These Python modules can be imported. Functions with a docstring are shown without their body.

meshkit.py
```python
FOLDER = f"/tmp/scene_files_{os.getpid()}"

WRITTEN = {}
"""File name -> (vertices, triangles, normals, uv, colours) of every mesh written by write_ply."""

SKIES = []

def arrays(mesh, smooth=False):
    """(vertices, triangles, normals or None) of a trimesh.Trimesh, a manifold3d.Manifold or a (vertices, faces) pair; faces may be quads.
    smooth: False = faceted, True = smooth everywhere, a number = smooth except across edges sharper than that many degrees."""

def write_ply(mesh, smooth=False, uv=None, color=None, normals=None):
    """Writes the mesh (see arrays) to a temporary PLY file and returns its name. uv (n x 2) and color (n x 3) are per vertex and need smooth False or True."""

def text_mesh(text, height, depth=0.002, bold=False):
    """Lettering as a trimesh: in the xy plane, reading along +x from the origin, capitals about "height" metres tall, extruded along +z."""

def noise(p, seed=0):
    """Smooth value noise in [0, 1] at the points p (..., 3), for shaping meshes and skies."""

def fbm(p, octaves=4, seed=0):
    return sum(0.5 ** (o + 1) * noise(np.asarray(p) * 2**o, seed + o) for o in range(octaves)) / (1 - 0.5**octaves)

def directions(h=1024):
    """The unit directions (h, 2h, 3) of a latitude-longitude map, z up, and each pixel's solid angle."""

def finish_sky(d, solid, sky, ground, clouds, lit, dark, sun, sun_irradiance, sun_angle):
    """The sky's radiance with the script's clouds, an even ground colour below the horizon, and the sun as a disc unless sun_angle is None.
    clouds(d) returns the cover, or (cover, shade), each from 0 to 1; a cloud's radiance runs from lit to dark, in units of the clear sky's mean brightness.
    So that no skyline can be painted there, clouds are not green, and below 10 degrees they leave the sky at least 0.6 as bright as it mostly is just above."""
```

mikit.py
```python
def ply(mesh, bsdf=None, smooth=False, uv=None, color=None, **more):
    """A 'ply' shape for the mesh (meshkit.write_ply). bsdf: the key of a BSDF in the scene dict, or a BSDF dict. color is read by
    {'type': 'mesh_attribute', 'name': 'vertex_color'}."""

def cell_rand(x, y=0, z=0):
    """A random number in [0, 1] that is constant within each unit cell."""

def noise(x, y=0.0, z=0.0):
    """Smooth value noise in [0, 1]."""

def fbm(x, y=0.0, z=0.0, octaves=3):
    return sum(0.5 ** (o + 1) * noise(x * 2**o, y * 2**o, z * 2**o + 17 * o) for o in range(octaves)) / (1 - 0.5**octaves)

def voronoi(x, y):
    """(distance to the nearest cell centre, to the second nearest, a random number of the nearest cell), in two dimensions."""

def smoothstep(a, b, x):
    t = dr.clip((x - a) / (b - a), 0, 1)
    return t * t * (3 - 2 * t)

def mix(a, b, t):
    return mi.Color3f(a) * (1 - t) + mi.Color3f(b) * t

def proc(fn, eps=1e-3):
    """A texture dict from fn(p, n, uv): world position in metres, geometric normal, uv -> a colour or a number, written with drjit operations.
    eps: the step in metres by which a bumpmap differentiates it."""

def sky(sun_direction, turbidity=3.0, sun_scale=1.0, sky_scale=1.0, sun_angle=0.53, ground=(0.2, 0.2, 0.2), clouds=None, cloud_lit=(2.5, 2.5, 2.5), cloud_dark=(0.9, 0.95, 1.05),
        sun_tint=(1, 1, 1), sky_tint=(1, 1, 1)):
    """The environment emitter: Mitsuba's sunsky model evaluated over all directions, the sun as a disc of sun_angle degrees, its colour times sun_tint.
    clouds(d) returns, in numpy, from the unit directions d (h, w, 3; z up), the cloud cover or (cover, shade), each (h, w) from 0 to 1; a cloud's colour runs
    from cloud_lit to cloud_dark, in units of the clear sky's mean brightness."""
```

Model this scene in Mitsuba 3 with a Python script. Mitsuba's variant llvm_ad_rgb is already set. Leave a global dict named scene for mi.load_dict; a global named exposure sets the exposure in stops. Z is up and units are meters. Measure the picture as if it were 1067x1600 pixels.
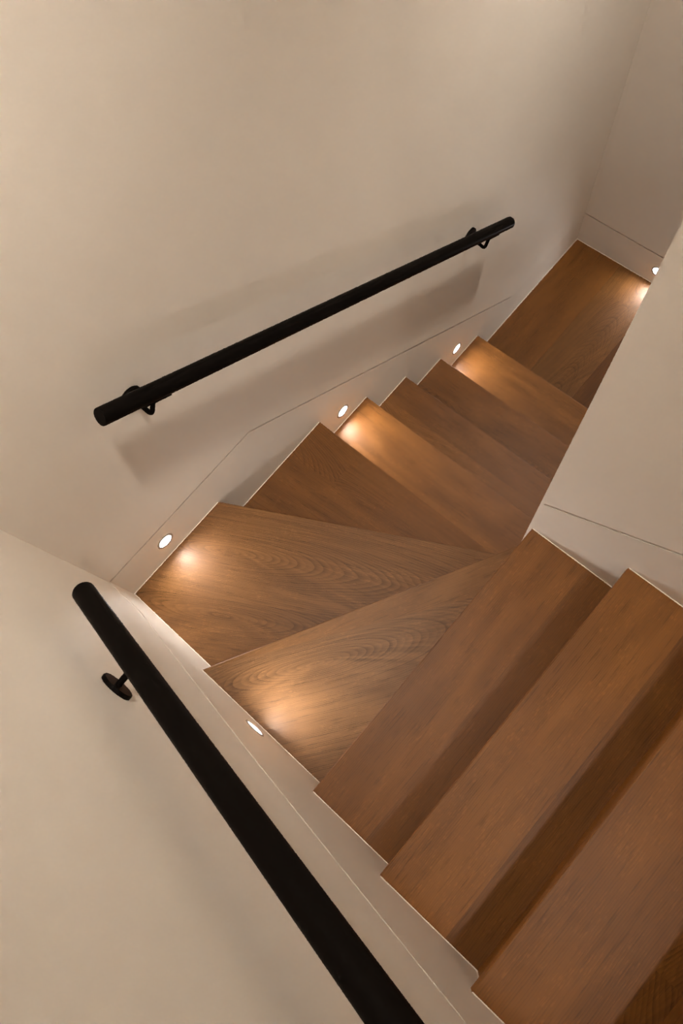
import math, numpy as np, trimesh, shapely, shapely.geometry as sg, manifold3d as m3, drjit as dr, mitsuba as mi, mikit
from shapely.ops import split as shp_split
T = mi.ScalarTransform4f
scene, labels = {}, {}

# ------------------------------------------------------------------ camera, light levels, exposure
CAM_POS = np.array([0.2757, -0.9632, 3.2876])
CAM_FWD = np.array([0.118427, 0.286906, -0.95061])
CAM_UP = np.array([0.743955, 0.608426, 0.276312])
scene['camera'] = {
    'type': 'perspective', 'fov': 50.7066, 'fov_axis': 'x', 'near_clip': 0.02,
    'principal_point_offset_x': 38.4388 / 1067, 'principal_point_offset_y': -20.6015 / 1600,
    'to_world': T().look_at(origin=CAM_POS.tolist(), target=(CAM_POS + CAM_FWD).tolist(), up=CAM_UP.tolist()),
}
exposure = 0.48
STEP_LED = (280.0, 270.0, 264.0)         # radiance of the step-light lenses
SOFFIT = (3.87, 0.50, 0.494)             # the sloping soffit over the lower flight: height at x, fall per metre
CEILING_Z = 4.62
LED_TILT = math.radians(14)              # the lenses sit tilted down towards the treads
CEILING_LAMPS = [                        # x, y, z, lens radius, recess, aim, radiance
    (0.47, -0.45, 3.87, 0.065, 0.095, (-0.09, 0.23, -0.94), (560.0, 505.0, 440.0)),
    (2.15, -0.45, 3.87 - 0.494 * 1.65, 0.065, 0.11, (-0.10, 0.26, -0.94), (500.0, 452.0, 395.0)),
    (0.24, -1.90, CEILING_Z, 0.065, 0.08, (0, 0, -1), (360.0, 326.0, 284.0)),
]

# ------------------------------------------------------------------ sizes (metres), stair seen from its inner corner
RISE, TREAD, NOSING, RISER = 0.185, 0.022, 0.028, 0.018
FAR_X, IN_X, IN_Y = 2.677, 0.843, -0.8385      # far wall, the two faces of the inner wall
NEAR_Y = -4.6                                   # end of the upper hall
OPEN_X, HALL_Y = 1.66, -2.9                     # opening from the stair foot to the lower hall
TOP = 12
UPPER_Z = TOP * RISE
GOING = 0.2222

# ------------------------------------------------------------------ helpers
def numbered(name):
    if name not in scene and not any(k.startswith(name + '__') for k in scene):
        return name
    i = 1
    while f'{name}_{i:03d}' in scene or any(k.startswith(f'{name}_{i:03d}__') for k in scene):
        i += 1
    return f'{name}_{i:03d}'

def obj(name, mesh, bsdf, parent=None, smooth=False, uv=None, **more):
    key = numbered((parent + '__' if parent else '') + name)
    scene[key] = mikit.ply(mesh, bsdf, smooth, uv=uv, **more)
    return key

def tag(key, label=None, cat=None, group=None, kind=None):
    d = labels.setdefault(key, {})
    for k, v in (('label', label), ('category', cat), ('group', group), ('kind', kind)):
        if v: d[k] = v

def struct(name, mesh, bsdf, label, cat, smooth=False, uv=None):
    key = obj(name, mesh, bsdf, None, smooth, uv)
    tag(key, label, cat, None, 'structure')
    return key

def box(x0, x1, y0, y1, z0, z1):
    b = trimesh.creation.box(extents=(x1 - x0, y1 - y0, z1 - z0))
    b.apply_translation(((x0 + x1) / 2, (y0 + y1) / 2, (z0 + z1) / 2))
    return b

cat_m = trimesh.util.concatenate

def extrude(poly, depth):
    polys = list(poly.geoms) if hasattr(poly, 'geoms') else [poly]
    return cat_m([trimesh.creation.extrude_polygon(p, depth) for p in polys if p.area > 1e-8])

def wall_sheet(poly, origin, ex, ez, ny, d0, d1):
    """A polygon drawn in (along, z) stood up: along = ex, thickness from d0 to d1 behind the face along ny."""
    m = extrude(poly, d1 - d0)
    M = np.eye(4)
    M[:3, 0], M[:3, 1], M[:3, 2] = ex, ez, ny
    M[:3, 3] = np.asarray(origin, float) + np.asarray(ny, float) * d0
    m.apply_transform(M)
    if np.linalg.det(M[:3, :3]) < 0:
        m.invert()
    m.fix_normals()
    return m

def lathe(profile, n=48):
    return trimesh.creation.revolve(np.asarray(profile, float), sections=n)

def frame(origin, z, x=None):
    z = np.asarray(z, float) / np.linalg.norm(z)
    x = np.asarray(x if x is not None else ([1, 0, 0] if abs(z[0]) < .8 else [0, 1, 0]), float)
    x = x - z * (x @ z); x /= np.linalg.norm(x)
    M = np.eye(4); M[:3, 0], M[:3, 1], M[:3, 2], M[:3, 3] = x, np.cross(z, x), z, origin
    return M

def tube(path, r, n=20):
    """A round bar along a polyline with flat ends."""
    P = np.asarray(path, float); rings = []
    x = None
    for i in range(len(P)):
        t = P[min(i + 1, len(P) - 1)] - P[max(i - 1, 0)]
        F = frame(P[i], t, x); x = F[:3, 0]
        a = np.linspace(0, 2 * np.pi, n, endpoint=False)
        rings.append(P[i] + r * (np.outer(np.cos(a), F[:3, 0]) + np.outer(np.sin(a), F[:3, 1])))
    V = np.vstack(rings + [P[:1], P[-1:]]); f = []
    for i in range(len(P) - 1):
        for k in range(n):
            a, b, c, d = i * n + k, i * n + (k + 1) % n, (i + 1) * n + (k + 1) % n, (i + 1) * n + k
            f += [(a, b, c), (a, c, d)]
    m = len(P) * n
    for k in range(n):
        f += [(m, (k + 1) % n, k), (m + 1, m - n + k, m - n + (k + 1) % n)]
    return trimesh.Trimesh(V, f, process=False)

# ------------------------------------------------------------------ materials
def paint_fn(base, amt):
    def fn(p, n, uv):
        a = mikit.fbm(p.x * 3.1 + 5, p.y * 3.1, p.z * 3.1, 3)
        return mi.Color3f(base) * (1 + amt * (a - 0.5))
    return fn

def paint(key, base, rough, amt=0.05):
    scene[key] = {'type': 'twosided', 'bsdf': {'type': 'principled', 'base_color': mikit.proc(paint_fn(base, amt)), 'roughness': rough, 'specular': 0.3}}

paint('wall_paint', (0.76, 0.705, 0.63), 0.55)
paint('board_paint', (0.75, 0.695, 0.62), 0.42)
scene['bead_white'] = {'type': 'twosided', 'bsdf': {'type': 'principled', 'base_color': {'type': 'rgb', 'value': (0.85, 0.80, 0.73)}, 'roughness': 0.4}}
scene['black_metal'] = {'type': 'twosided', 'bsdf': {'type': 'principled', 'base_color': {'type': 'rgb', 'value': (0.0022, 0.0017, 0.0015)}, 'roughness': 0.40, 'specular': 0.02}}
scene['grey_ring'] = {'type': 'twosided', 'bsdf': {'type': 'principled', 'base_color': {'type': 'rgb', 'value': (0.30, 0.27, 0.24)}, 'roughness': 0.4, 'specular': 0.5}}
scene['white_can'] = {'type': 'twosided', 'bsdf': {'type': 'principled', 'base_color': {'type': 'rgb', 'value': (0.6, 0.58, 0.55)}, 'roughness': 0.5}}

def oak_pattern(uv):
    """(early-wood lines, pores, slow tone, random of the board), from uv in metres; v's whole part numbers the board."""
    u = uv.x
    j = dr.floor(uv.y)
    v = uv.y - j - 0.35
    r1, r2, r3, r4 = (mikit.cell_rand(j, 7 + k) for k in range(4))
    wob = mikit.fbm(u * 1.7 + r1 * 50, v * 3.0 + r2 * 30, 0, 3) - 0.5
    straight = mikit.smoothstep(0.45, 0.46, r3)
    d = (u - dr.floor(u / 1.1) * 1.1 - 0.25 - 0.4 * r1) * (0.15 + 0.08 * r2) + wob * 0.035
    d = d * (1 - 0.92 * straight)
    c = v - (0.02 + 0.12 * r4) - straight * 0.3 - wob * 0.03
    rad = dr.sqrt(c * c + d * d) + (mikit.noise(u * 6 + 3, v * 45, r1 * 9) - 0.5) * 0.003
    ring = rad * (190 + 70 * r2)
    f = ring - dr.floor(ring)
    width = mikit.cell_rand(dr.floor(ring), j)
    early = dr.power(1 - f, 1.6) * mikit.smoothstep(0.0, 0.15, f) * (0.25 + 0.75 * width)
    pores = mikit.smoothstep(0.56, 0.80, mikit.noise(u * 26 + r1 * 70, v * 620 + rad * 300, 1.5)) * (0.45 + 0.55 * early)
    fine = mikit.noise(u * 7, v * 290 + rad * 260, 4.0) - 0.5
    slow = mikit.fbm(u * 1.1 + r4 * 20, v * 8, 3, 3) - 0.5
    fleck = mikit.smoothstep(0.66, 0.86, mikit.noise(u * 95 + 9, v * 760 + r1 * 40, 8.0)) * mikit.smoothstep(0.15, 0.75, mikit.noise(u * 17, v * 40, 2.0))
    return early, pores, fine, slow, r3, fleck

def oak_color(light, dark, gain):
    def fn(p, n, uv):
        early, pores, fine, slow, r3, fleck = oak_pattern(uv)
        strong = 1 - 0.45 * mikit.smoothstep(0.45, 0.46, r3)
        t = dr.clip(0.16 + 0.75 * early * strong + 0.50 * pores + 0.45 * fine + 0.5 * slow, 0, 1)
        return mikit.mix(light, dark, t) * (0.98 + 0.26 * fleck)
    return fn

def oak_bump(p, n, uv):
    early, pores, fine, slow, _, _ = oak_pattern(uv)
    return -(0.6 * pores + 0.4 * early)

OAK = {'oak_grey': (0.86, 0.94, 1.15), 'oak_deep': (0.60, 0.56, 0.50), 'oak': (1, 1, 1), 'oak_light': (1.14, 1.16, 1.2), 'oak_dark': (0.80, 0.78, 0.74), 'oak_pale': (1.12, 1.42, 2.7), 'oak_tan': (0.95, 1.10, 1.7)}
for name, (gr, gg, gb) in OAK.items():
    scene[name] = {'type': 'twosided', 'bsdf': {'type': 'principled', 'base_color': mikit.proc(oak_color((0.196 * gr, 0.076 * gg, 0.0150 * gb), (0.070 * gr, 0.0235 * gg, 0.0040 * gb), 1.0)),
                   'roughness': 0.46, 'specular': 0.28}}

def rand(j, k):           # what mikit.cell_rand(j, k) gives, for placing the grain of a board
    m = 0xFFFFFFFF
    x, y, z = ((int(v) + 1000000) & m for v in (j, k, 0))
    h = (x * 374761393 + y * 668265263 + z * 2147483647) & m
    h = ((h ^ (h >> 13)) * 1274126177) & m
    return ((h ^ (h >> 16)) & 0xFFFFFF) / 16777215.0

# ------------------------------------------------------------------ walls, each with its flush baseboard below a shadow gap
GAP, PROUD, SKIN = 0.0115, 0.0, 0.030
def below(line, lo):      # polygon between a polyline (s, z) and z = lo
    return sg.Polygon([(line[0][0], lo)] + list(line) + [(line[-1][0], lo)])

def above(line, hi):
    return sg.Polygon([(line[0][0], hi)] + list(line) + [(line[-1][0], hi)])

def shifted(line, dz):
    return [(s, z + dz) for s, z in line]

HOLE = 0.0262
STEP_LIGHTS = {'back': [(1.686, 0.290), (0.977, 0.8245), (0.194, 1.2070)], 'left': [(0.629, 1.394)], 'far': [(0.437, 0.090)], 'right': []}

def make_wall(side, line, s0, s1, z0, z1, origin, ex, ny, label, blabel, GAP=0.007, PROUD=-0.001, upper=None):
    ez = (0, 0, 1)
    panel = wall_sheet(above(upper or shifted(line, GAP), z1), origin, ex, ez, ny, PROUD, SKIN)
    core = wall_sheet(sg.box(s0 - 0.0, z0, s1, z1), origin, ex, ez, ny, SKIN, 0.14)
    struct('wall_' + side, cat_m([panel, core]), 'wall_paint', label, 'wall')
    face = below(line, z0)
    for s, z in STEP_LIGHTS[side]:
        face = face.difference(sg.Point(s, z).buffer(HOLE, 24))
    struct('baseboard_' + side, wall_sheet(face, origin, ex, ez, ny, 0.0, SKIN), 'board_paint', blabel, 'baseboard')

BACK_GAP = [(-0.029, 1.297), (0.612, 1.291), (2.098, 0.190), (FAR_X + 0.029, 0.188)]
LEFT_GAP = [(-0.029, 1.297), (0.135, 1.300), (0.70, 1.690), (1.27, 2.042), (1.60, 2.24), (1.85, 2.40), (-NEAR_Y, 2.40)]
RIGHT_GAP = [(0.008, 1.668), (0.2785, 1.888), (0.88, 2.368), (0.94, 2.40), (3.7615, 2.40)]
FAR_GAP = [(-0.029, 0.188), (-HALL_Y, 0.188)]
make_wall('back', BACK_GAP, -0.14, FAR_X + 0.14, -0.25, CEILING_Z, (0, 0, 0), (1, 0, 0), (0, 1, 0),
          'tall cream painted wall behind the long black handrail of the lower flight', 'cream board under the shadow gap along the lower flight, with three step lights', upper=[(-0.029, 1.304), (0.615, 1.298), (2.098, 0.1985), (2.12, 0.1895), (FAR_X + 0.029, 0.1882)])
make_wall('left', LEFT_GAP, 0.0, -NEAR_Y, -0.25, CEILING_Z, (0, 0, 0), (0, -1, 0), (-1, 0, 0),
          'cream painted wall at the left carrying the nearer black handrail', 'cream board under the nearer handrail, stepping along the upper flight', 0.0018, 0.0015)
make_wall('far', FAR_GAP, 0.0, -HALL_Y, -0.25, CEILING_Z, (FAR_X, 0, 0), (0, -1, 0), (1, 0, 0),
          'shaded cream wall at the foot of the stair beyond the landing', 'low cream board at the far end of the landing')
# the inner wall: one face along the upper flight (x = IN_X), one along the lower flight (y = IN_Y)
rt_len = IN_Y - NEAR_Y
panel = wall_sheet(above(shifted(RIGHT_GAP, GAP), CEILING_Z), (IN_X, IN_Y, 0), (0, -1, 0), (0, 0, 1), (1, 0, 0), PROUD, SKIN)
edge = wall_sheet(sg.box(0, -0.25, 0.008, CEILING_Z), (IN_X, IN_Y, 0), (0, -1, 0), (0, 0, 1), (1, 0, 0), 0.0, SKIN)
core = box(IN_X + SKIN, OPEN_X, IN_Y - 0.12, IN_Y, -0.25, CEILING_Z)
core2 = box(IN_X + SKIN, IN_X + 0.14, NEAR_Y, IN_Y - 0.12, -0.25, CEILING_Z)
head = box(OPEN_X, FAR_X, IN_Y - 0.12, IN_Y, 2.28, CEILING_Z)
struct('wall_right', cat_m([panel, edge, core, core2, head]), 'wall_paint', 'cream inner wall at the right whose upright corner the winding treads turn around', 'wall')
struct('baseboard_right', wall_sheet(below([(0.008, 1.668)] + RIGHT_GAP[1:], -0.25).intersection(sg.box(0.008, -0.25, 9, 9)), (IN_X, IN_Y, 0), (0, -1, 0), (0, 0, 1), (1, 0, 0), 0.0, SKIN),
       'board_paint', 'cream board under the dark shadow gap of the inner wall at the right', 'baseboard')
# lower hall through the opening, and the upper hall behind the camera
struct('wall_hall', cat_m([box(IN_X + 0.14, FAR_X + 0.14, HALL_Y - 0.12, HALL_Y, -0.25, 2.4)]), 'wall_paint', 'cream end wall of the lower hall', 'wall')
struct('ceiling_hall', box(IN_X + 0.14, FAR_X, HALL_Y, IN_Y - 0.12, 2.28, 2.4), 'wall_paint', 'cream ceiling of the lower hall', 'ceiling')
struct('wall_near', box(-0.14, IN_X + 0.14, NEAR_Y - 0.14, NEAR_Y, -0.25, CEILING_Z), 'wall_paint', 'cream end wall of the upper hall', 'wall')

def to_manifold(m):
    m.merge_vertices()
    return m3.Manifold(m3.Mesh(np.asarray(m.vertices, np.float32), np.asarray(m.faces, np.uint32)))

def lamp_holes(m, lamps):
    man = to_manifold(m)
    for x, y, z, r, deep, aim, rad in lamps:
        c = trimesh.creation.cylinder(r + 0.011, height=2 * (deep + 0.01), sections=40); c.apply_transform(frame((x, y, z), aim))
        man = man - to_manifold(c)
    return man

ceil = box(-0.14, FAR_X + 0.14, NEAR_Y - 0.14, 0.14, CEILING_Z, CEILING_Z + 0.15)
struct('ceiling', lamp_holes(ceil, CEILING_LAMPS[2:]), 'wall_paint', 'cream ceiling above the upper flight and hall', 'ceiling')
zs = lambda x: SOFFIT[0] - SOFFIT[2] * (x - SOFFIT[1])
sm = extrude(sg.Polygon([(0, CEILING_Z), (0, zs(0)), (FAR_X, zs(FAR_X)), (FAR_X, CEILING_Z)]), -IN_Y)
sm.apply_transform(np.array([[1, 0, 0, 0], [0, 0, -1, 0], [0, 1, 0, 0], [0, 0, 0, 1.0]]))
struct('ceiling_slope', lamp_holes(sm, CEILING_LAMPS[:2]), 'wall_paint', 'cream soffit sloping down above the lower flight', 'ceiling')

# ------------------------------------------------------------------ stair treads
def half(p, q, side, big=9.0):
    """The half plane on the left (+1) or right (-1) of the line p -> q."""
    p, q = np.asarray(p, float), np.asarray(q, float)
    d = (q - p) / np.linalg.norm(q - p); n = np.array([-d[1], d[0]]) * side
    return sg.Polygon([p - d * big, p + d * big, p + d * big + n * big, p - d * big + n * big])

# nosing lines, wall end -> inner end; the higher side lies to the right of each line
NOSE = {1: ((1.849, 0), (1.849, IN_Y)), 2: ((1.5682, 0), (1.5682, IN_Y)), 3: ((1.334, 0), (1.334, IN_Y)), 4: ((1.1043, 0), (1.1043, IN_Y)), 5: ((0.8655, 0), (0.8655, IN_Y)),
        6: ((0.4003, 0), (0.8460, -0.8255)), 7: ((0, -0.3901), (IN_X, -0.8410)), 8: ((0, -0.8483), (IN_X, -0.8483)),
        9: ((0, -1.0722), (IN_X, -1.0722)), 10: ((0, -1.2928), (IN_X, -1.2928))}
for k in range(11, TOP):
    y = -1.2928 - GOING * (k - 10); NOSE[k] = ((0, y), (IN_X, y))
UP_END = -1.2928 - GOING * (TOP - 10)
ROOM = sg.box(0, IN_Y, FAR_X, 0).union(sg.box(0, UP_END - NOSING - RISER, IN_X, IN_Y + 0.001)).buffer(0)

def moved(line, d):       # a nosing line moved d towards the higher side
    p, q = np.asarray(line[0], float), np.asarray(line[1], float)
    t = (q - p) / np.linalg.norm(q - p); n = np.array([t[1], -t[0]])
    return p + n * d, q + n * d

def upper_side(line, d=0.0):
    p, q = moved(line, d); return half(p, q, -1)

def lower_side(line, d=0.0):
    p, q = moved(line, d); return half(p, q, 1)

NOSE[TOP] = ((0, UP_END), (IN_X, UP_END))
stair = 'staircase'
tag(stair, 'oak winder staircase turning a quarter around the inner wall corner', 'staircase')

def stave_mesh(poly, z1, z0, direction, nose=None, j=0, shift=0.0, eye=None):
    m = extrude(poly, z1 - z0); m.apply_translation((0, 0, z0))
    if nose is not None:            # small chamfer along the nosing's upper edge
        p, q = np.asarray(nose[0], float), np.asarray(nose[1], float)
        t = (q - p) / np.linalg.norm(q - p); n = np.array([t[1], -t[0], 0.0])   # towards the higher side
        man = m3.Manifold(m3.Mesh(np.asarray(m.vertices, np.float32), np.asarray(m.faces, np.uint32)))
        for ang, c in ((45, 0.0016),):
            nn = (n - np.array([0, 0, 1.0])) / math.sqrt(2)
            a = np.array([*p, z1]) + n * c
            man = man.trim_by_plane(nn.tolist(), float(nn @ a))
        mm = man.to_mesh(); m = trimesh.Trimesh(mm.vert_properties[:, :3], mm.tri_verts, process=False)
    m.unmerge_vertices()
    d = np.asarray(direction, float) / np.linalg.norm(direction); w = np.array([-d[1], d[0]])
    V = np.asarray(m.vertices)
    v = V[:, :2] @ w; zz = z1 - V[:, 2]
    v0 = v.min(); dv = 0.0
    if eye is not None:             # put the middle of the flame grain at a point of the board
        shift = 0.25 + 0.4 * rand(j, 7) - float(np.dot(eye, d))
        dv = 0.02 + 0.12 * rand(j, 10) - (float(np.dot(eye, w)) - v0)
    uv = np.c_[V[:, :2] @ d + shift, j + 0.35 + np.clip(v - v0 + zz + dv, -0.34, 0.64)]
    return m, uv

# staves: depth of each joint behind the nosing (in parallel treads), materials and pattern numbers
JOINTS = {1: [], 2: [0.15], 3: [0.12], 4: [0.17], 8: [0.1632], 9: [0.168], 10: [0.20], 11: [0.12], 12: [0.16], 13: [0.1], 14: [0.15], 15: [0.12]}
CUT = {5: [((0.70, 0.0), (0.80, -0.9))], 6: [((0.0, 0.045), (0.475, -0.72))], 7: [((-0.05, -0.3555), (0.6455, -0.8345))]}
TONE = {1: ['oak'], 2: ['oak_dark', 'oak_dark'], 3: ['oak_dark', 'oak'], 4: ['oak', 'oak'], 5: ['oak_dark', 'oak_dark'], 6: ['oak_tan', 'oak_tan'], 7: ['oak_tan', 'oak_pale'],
        8: ['oak', 'oak_dark'], 9: ['oak_light', 'oak_dark'], 10: ['oak', 'oak']}
# pattern number and middle of the flame grain of some staves (the others are straight-grained)
GRAIN = {(5, 0): (5, (0.70, -0.62)), (5, 1): (3, None), (6, 0): (16, (0.30, -0.14)), (6, 1): (7, (0.12, -0.23)), (7, 0): (13, None), (7, 1): (25, (0.20, -0.60)),
         (8, 0): (2, None), (8, 1): (1, None), (9, 0): (4, None), (9, 1): (23, None), (10, 0): (21, None), (10, 1): (20, (0.62, -1.45)),
         (1, 0): (6, None), (2, 0): (9, None), (3, 0): (10, None), (4, 0): (11, None), (4, 1): (15, None)}
pattern = 70
for k in range(1, TOP + 1):
    z1 = k * RISE
    poly = ROOM.intersection(upper_side(NOSE[k])).intersection(lower_side(NOSE[k + 1], NOSING + RISER)) if k < TOP else sg.Polygon()
    if k <= 4: poly = poly.intersection(sg.box(0, IN_Y, FAR_X, 0))
    if k >= 8: poly = poly.intersection(sg.box(0, -9, IN_X, NOSE[k][0][1]))
    if k == 7: poly = poly.intersection(sg.box(0, -9, IN_X, 0))
    cuts = CUT.get(k) or [moved(NOSE[k], d) for d in JOINTS[k]]
    pieces = [poly]
    for c in cuts:
        nxt = []
        for pc in pieces:
            a, b = pc.intersection(half(*c, 1)), pc.intersection(half(*c, -1))
            nxt += [x for x in (a, b) if x.area > 1e-5]
        pieces = nxt
    nz = np.asarray(NOSE[k][1], float) - np.asarray(NOSE[k][0], float)
    tread = f'{stair}__tread' if k == 1 else f'{stair}__tread_{k - 1:03d}'
    for i, pc in enumerate(pieces):
        if hasattr(pc, 'geoms'): pc = max(pc.geoms, key=lambda g: g.area)
        tone = (TONE.get(k) or ['oak', 'oak_light'])[i % 2 if len(pieces) > 1 else 0]
        dirn = nz
        if k in CUT and i == 1: dirn = np.asarray(cuts[0][1]) - np.asarray(cuts[0][0])
        pattern += 1
        j, eye = GRAIN.get((k, i), (pattern, None))
        m, uv = stave_mesh(pc, z1, z1 - TREAD, dirn, NOSE[k] if i == 0 else None, j, 0.37 * pattern, eye)
        obj('stave', m, tone, tread, uv=uv)
    # riser under the nosing
    rp = ROOM.intersection(upper_side(NOSE[k], NOSING)).intersection(lower_side(NOSE[k], NOSING + RISER))
    if k <= 6: rp = rp.intersection(sg.box(0, IN_Y, FAR_X, 0))
    if k >= 8: rp = rp.intersection(sg.box(0, -9, IN_X, NOSE[k][0][1]))
    if k == 7: rp = rp.intersection(sg.box(0, -9, IN_X, 0))
    if hasattr(rp, 'geoms'): rp = max(rp.geoms, key=lambda g: g.area)
    m = extrude(rp, RISE - TREAD); m.apply_translation((0, 0, z1 - RISE)); m.unmerge_vertices()
    V = np.asarray(m.vertices); d = nz / np.linalg.norm(nz); pattern += 1
    obj('riser', m, 'oak', stair, uv=np.c_[V[:, :2] @ d + pattern, pattern + 0.4 + V[:, 2] - z1 + RISE])

# ------------------------------------------------------------------ landing floor in long boards, upper floor
fl = struct('floor', box(0, FAR_X, HALL_Y, 0, -0.2, -0.022), 'wall_paint', 'oak board floor at the foot of the stair', 'floor')
edges = [0.0, -0.2625, -0.5045, -0.75, -1.0, -1.25, -1.5, -1.75, -2.0, -2.25, -2.5, -2.75, HALL_Y]
for i in range(len(edges) - 1):
    y1, y0 = edges[i], edges[i + 1]
    x0 = 1.3 if y0 > -0.9 else IN_X + 0.14
    parts = [(x0, FAR_X)] if i in (0, 1, 2) else [(x0, x0 + 0.6 + 0.17 * (i * 7 % 5)), (x0 + 0.6 + 0.17 * (i * 7 % 5), FAR_X)]
    for a, b in parts:
        pattern += 1
        m, uv = stave_mesh(sg.box(a + 0.0004, y0 + 0.0004, b - 0.0004, y1 - 0.0004), 0.0, -0.02, (1, 0), None, pattern, 0.5 * pattern)
        obj('board', m, ['oak_dark', 'oak_grey', 'oak_deep', 'oak_dark', 'oak'][min(i, 3 + i % 2)], fl, uv=uv)
uf = struct('floor_upper', box(0, IN_X, NEAR_Y, UP_END - NOSING - RISER, UPPER_Z - 0.25, UPPER_Z - 0.022), 'wall_paint', 'oak board floor of the upper hall', 'floor')
ys = np.arange(UP_END, NEAR_Y - 0.01, -0.24)
for i, y1 in enumerate(ys):
    y0 = max(y1 - 0.24, NEAR_Y); pattern += 1
    if y1 - y0 < 0.02: continue
    m, uv = stave_mesh(sg.box(0, y0 + 0.0004, IN_X, y1 - 0.0004), UPPER_Z, UPPER_Z - 0.022, (1, 0), None, pattern, 0.4 * pattern)
    obj('board', m, 'oak', uf, uv=uv)

# ------------------------------------------------------------------ pale sealant beads where the treads meet the boards
BEAD = 0.0020
def bead(p, q, z, n):
    p, q, n = (np.asarray(a, float) for a in (p, q, n))
    a, b = p, q
    t = (b - a) / np.linalg.norm(b - a)
    poly = sg.Polygon([a, b, b + n * BEAD, a + n * BEAD])
    m = extrude(poly, 0.0012); m.apply_translation((0, 0, z)); return m

def riser_bead(p, n, t, z0, z1):
    p, n, t = (np.asarray(a, float) for a in (p, n, t))
    poly = sg.Polygon([p, p + n * BEAD, p + n * BEAD + t * BEAD, p + t * BEAD])
    m = extrude(poly, z1 - z0); m.apply_translation((0, 0, z0)); return m

bk, lf, rg = [], [], []
xs = [NOSE[k][0][0] for k in range(1, 7)]
bk.append(bead((xs[0] - NOSING, 0), (FAR_X, 0), 0, (0, -1)))
for k in range(1, 6):
    bk.append(bead((xs[k] - NOSING, 0), (xs[k - 1] - 0.001, 0), k * RISE, (0, -1)))
bk.append(bead((0, 0), (xs[5] - 0.001, 0), 6 * RISE, (0, -1)))
for k in range(1, 7): bk.append(riser_bead((xs[k - 1] - NOSING, 0), (0, -1), (1, 0), (k - 1) * RISE, k * RISE - TREAD))
y7 = NOSE[7][0][1]
lf.append(bead((0, 0), (0, y7 - NOSING), 6 * RISE, (1, 0)))
for k in range(7, TOP):
    lf.append(bead((0, NOSE[k][0][1] - 0.001), (0, NOSE[k + 1][0][1] - NOSING), k * RISE, (1, 0)))
for k in range(7, TOP + 1):
    lf.append(riser_bead((0, NOSE[k][0][1] - NOSING), (1, 0), (0, 1), (k - 1) * RISE, k * RISE - TREAD))
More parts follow.
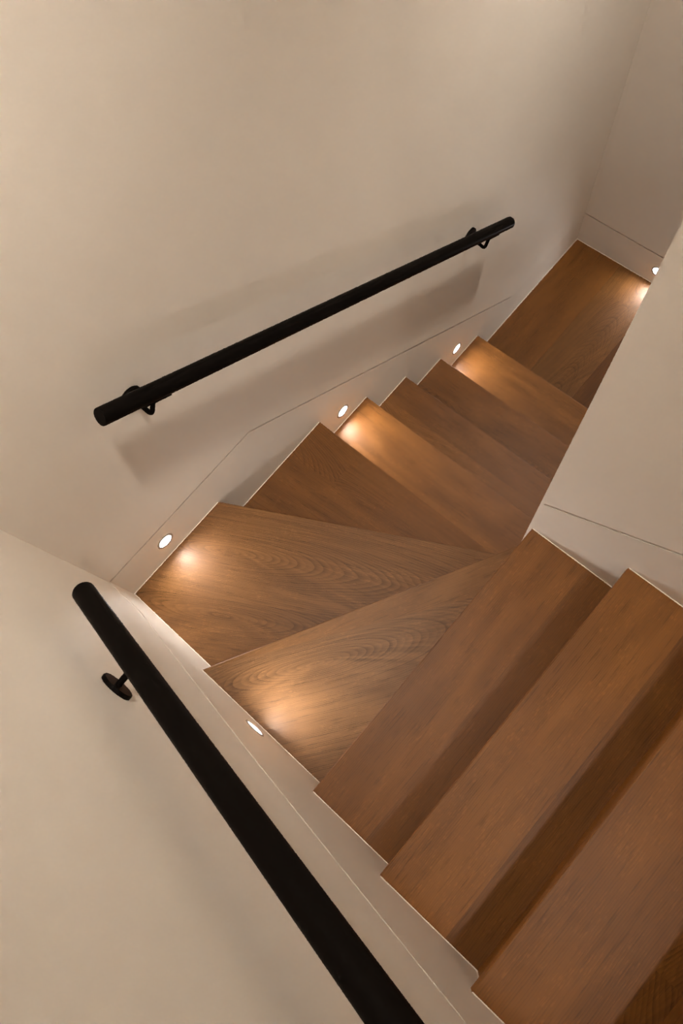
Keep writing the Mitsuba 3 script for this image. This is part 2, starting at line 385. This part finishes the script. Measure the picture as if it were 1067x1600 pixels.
for k in range(8, TOP):
    rg.append(bead((IN_X, NOSE[k][1][1] - 0.001), (IN_X, NOSE[k + 1][1][1] - NOSING), k * RISE, (-1, 0)))
    rg.append(riser_bead((IN_X, NOSE[k + 1][1][1] - NOSING), (-1, 0), (0, 1), k * RISE, (k + 1) * RISE - TREAD))
for side, ms in (('back', bk), ('left', lf), ('right', rg), ('far', [bead((FAR_X, 0), (FAR_X, HALL_Y), 0, (-1, 0))])):
    for mm in ms: mm.fix_normals()
    k = obj('sealant_bead', cat_m(ms), 'bead_white', 'baseboard_' + side)
    tag(k, 'thin pale sealant line along the tread edges')

# ------------------------------------------------------------------ handrails
RAIL_R = 0.0205
def handrail(name, a, b, wall_n, brackets, label, group=None):
    """Round rail from a to b; wall_n points from the wall to the room; brackets: wall points of the rosettes."""
    a, b, n = (np.asarray(v, float) for v in (a, b, wall_n))
    L = np.linalg.norm(b - a)
    prof = [(0, 0), (RAIL_R - 0.0025, 0), (RAIL_R - 0.0008, 0.0008), (RAIL_R, 0.0025), (RAIL_R, L - 0.0025), (RAIL_R - 0.0008, L - 0.0008), (RAIL_R - 0.0025, L), (0, L)]
    rail = lathe(prof, 64); rail.apply_transform(frame(a, b - a))
    obj('rail', rail, 'black_metal', name, smooth=40)
    tag(name, label, 'handrail', group)
    d = (b - a) / L
    for w in brackets:
        w = np.asarray(w, float)
        br = numbered(f'{name}__bracket')
        ros = lathe([(0, 0), (0.030, 0), (0.030, 0.0065), (0.0288, 0.008), (0, 0.008)], 48)
        ros.apply_transform(frame(w, n)); obj('rosette', ros, 'black_metal', br, smooth=40)
        up = np.array([0, 0, 1.0]); up = up - d * (up @ d); up /= np.linalg.norm(up)
        hz = d * np.array([1, 1, 0]); hz /= np.linalg.norm(hz)
        q = RAIL_R + 0.047                                   # the upright of the bracket stands square to the sloping rail
        c = a + d * ((np.dot(w - a, hz) + q * np.dot(up, hz)) / np.dot(d, hz))
        under, tip = c - up * RAIL_R, c - up * q
        p0, p2 = w + n * 0.006, under + up * 0.001
        e0, e1 = (p0 - tip) / np.linalg.norm(p0 - tip), (p2 - tip) / np.linalg.norm(p2 - tip)
        b0, b1 = tip + e0 * 0.013, tip + e1 * 0.013
        path = [p0, p0 + (b0 - p0) * 0.5] + [b0 * (1 - t) ** 2 + 2 * tip * t * (1 - t) + b1 * t * t for t in np.linspace(0, 1, 9)] + [p2]
        obj('arm', tube(path, 0.0058, 20), 'black_metal', br, smooth=40)
        # curved saddle strip under the rail
        ang = np.linspace(-0.75, 0.75, 13); side = np.cross(d, up)
        V, F = [], []
        for e in (-0.040, 0.040):
            for r in (RAIL_R + 0.0002, RAIL_R + 0.0032):
                for t in ang: V.append(c + d * e + r * (-up * math.cos(t) + side * math.sin(t)))
        sad = trimesh.convex.convex_hull(np.array(V))
        m1 = m3.Manifold(m3.Mesh(np.asarray(sad.vertices, np.float32), np.asarray(sad.faces, np.uint32)))
        cyl = trimesh.creation.cylinder(RAIL_R + 0.0001, height=0.2, sections=64); cyl.apply_transform(frame(c, d))
        m2 = m3.Manifold(m3.Mesh(np.asarray(cyl.vertices, np.float32), np.asarray(cyl.faces, np.uint32)))
        obj('saddle', m1 - m2, 'black_metal', br, smooth=30)

LOW_A, LOW_B = np.array([0.322, -0.07, 2.000]), np.array([1.850, -0.07, 1.025])
handrail('handrail', LOW_A, LOW_B, (0, -1, 0), [(0.409, -0.001, 1.869), (1.703, -0.001, 1.059)],
         'long matt black round handrail mounted on the back wall above the lower flight')
UP_A = np.array([0.07, -0.371, 2.116]); UP_B = UP_A + np.array([0, -1.75, 1.75 * 0.607])
handrail('handrail_001', UP_A, UP_B, (1, 0, 0), [(-0.0015, -0.541, 2.133), (-0.0015, -1.9, 2.133 + 1.359 * 0.607)],
         'thick matt black handrail in the foreground on the left wall beside the upper flight')

# ------------------------------------------------------------------ step lights
def step_light(pos, n, label):
    key = numbered('step_light')
    M = frame(pos, n)
    ring = lathe([(0.0226, -0.026), (0.0258, -0.026), (0.0258, -0.0002), (0.0312, -0.0002), (0.0312, 0.0008), (0.0304, 0.0016), (0.0252, 0.0016), (0.0236, 0.0004), (0.0226, -0.003), (0.0226, -0.026)], 56)
    ring.apply_transform(M); obj('trim_ring', ring, 'grey_ring', key, smooth=35)
    lens = lathe([(0.0, -0.004), (0.0205, -0.004), (0.0205, -0.0008), (0.0195, 0.0), (0.0, 0.0003)], 40)
    n_ = np.asarray(n, float); aim = n_ * math.cos(LED_TILT) - np.array([0, 0, math.sin(LED_TILT)])
    lens.apply_transform(frame(np.asarray(pos, float) - n_ * 0.0060, aim))
    obj('lens', lens, {'type': 'diffuse', 'reflectance': {'type': 'rgb', 'value': 0.6}}, key, smooth=35, emitter={'type': 'area', 'radiance': {'type': 'rgb', 'value': list(STEP_LED)}})
    tag(key, label, 'light'); tag(key + '__lens', 'glowing warm white lens'); tag(key + '__trim_ring', 'grey ring')
step_light((0.194, 0, 1.2070), (0, -1, 0), 'round recessed step light beside the corner tread, nearest the left wall')
step_light((0.977, 0, 0.8245), (0, -1, 0), 'round recessed step light lit at mid flight, middle of three in the back wall board')
step_light((1.686, 0, 0.290), (0, -1, 0), 'round recessed step light lit above the last tread before the landing')
step_light((0, -0.629, 1.394), (1, 0, 0), 'round recessed step light in the left wall board under the nearer handrail')
step_light((FAR_X, -0.437, 0.090), (-1, 0, 0), 'round recessed step light in the far board, half hidden by the inner wall')

# ------------------------------------------------------------------ ceiling lamps
for i, (x, y, z, r, deep, aim, rad) in enumerate(CEILING_LAMPS):
    key = numbered('ceiling_light')
    M = frame((x, y, z), aim)
    can = lathe([(r + 0.004, -deep), (r + 0.010, -deep), (r + 0.010, -0.0002), (r + 0.024, -0.0002), (r + 0.024, 0.003), (r + 0.006, 0.003), (r + 0.004, 0.0), (r + 0.004, -deep)], 40)
    can.apply_transform(M); obj('housing', can, 'white_can', key, smooth=35)
    lens = lathe([(0, -deep - 0.004), (r + 0.003, -deep - 0.004), (r + 0.003, 0.002 - deep), (0, 0.002 - deep)], 32)
    lens.apply_transform(M); lens.fix_normals()
    obj('lens', lens, {'type': 'diffuse', 'reflectance': {'type': 'rgb', 'value': 0.6}}, key, emitter={'type': 'area', 'radiance': {'type': 'rgb', 'value': list(rad)}})
    tag(key, ['recessed downlight in the sloping soffit above the winding corner', 'recessed downlight in the sloping soffit above the stair foot', 'recessed ceiling downlight above the upper hall'][i], 'light')
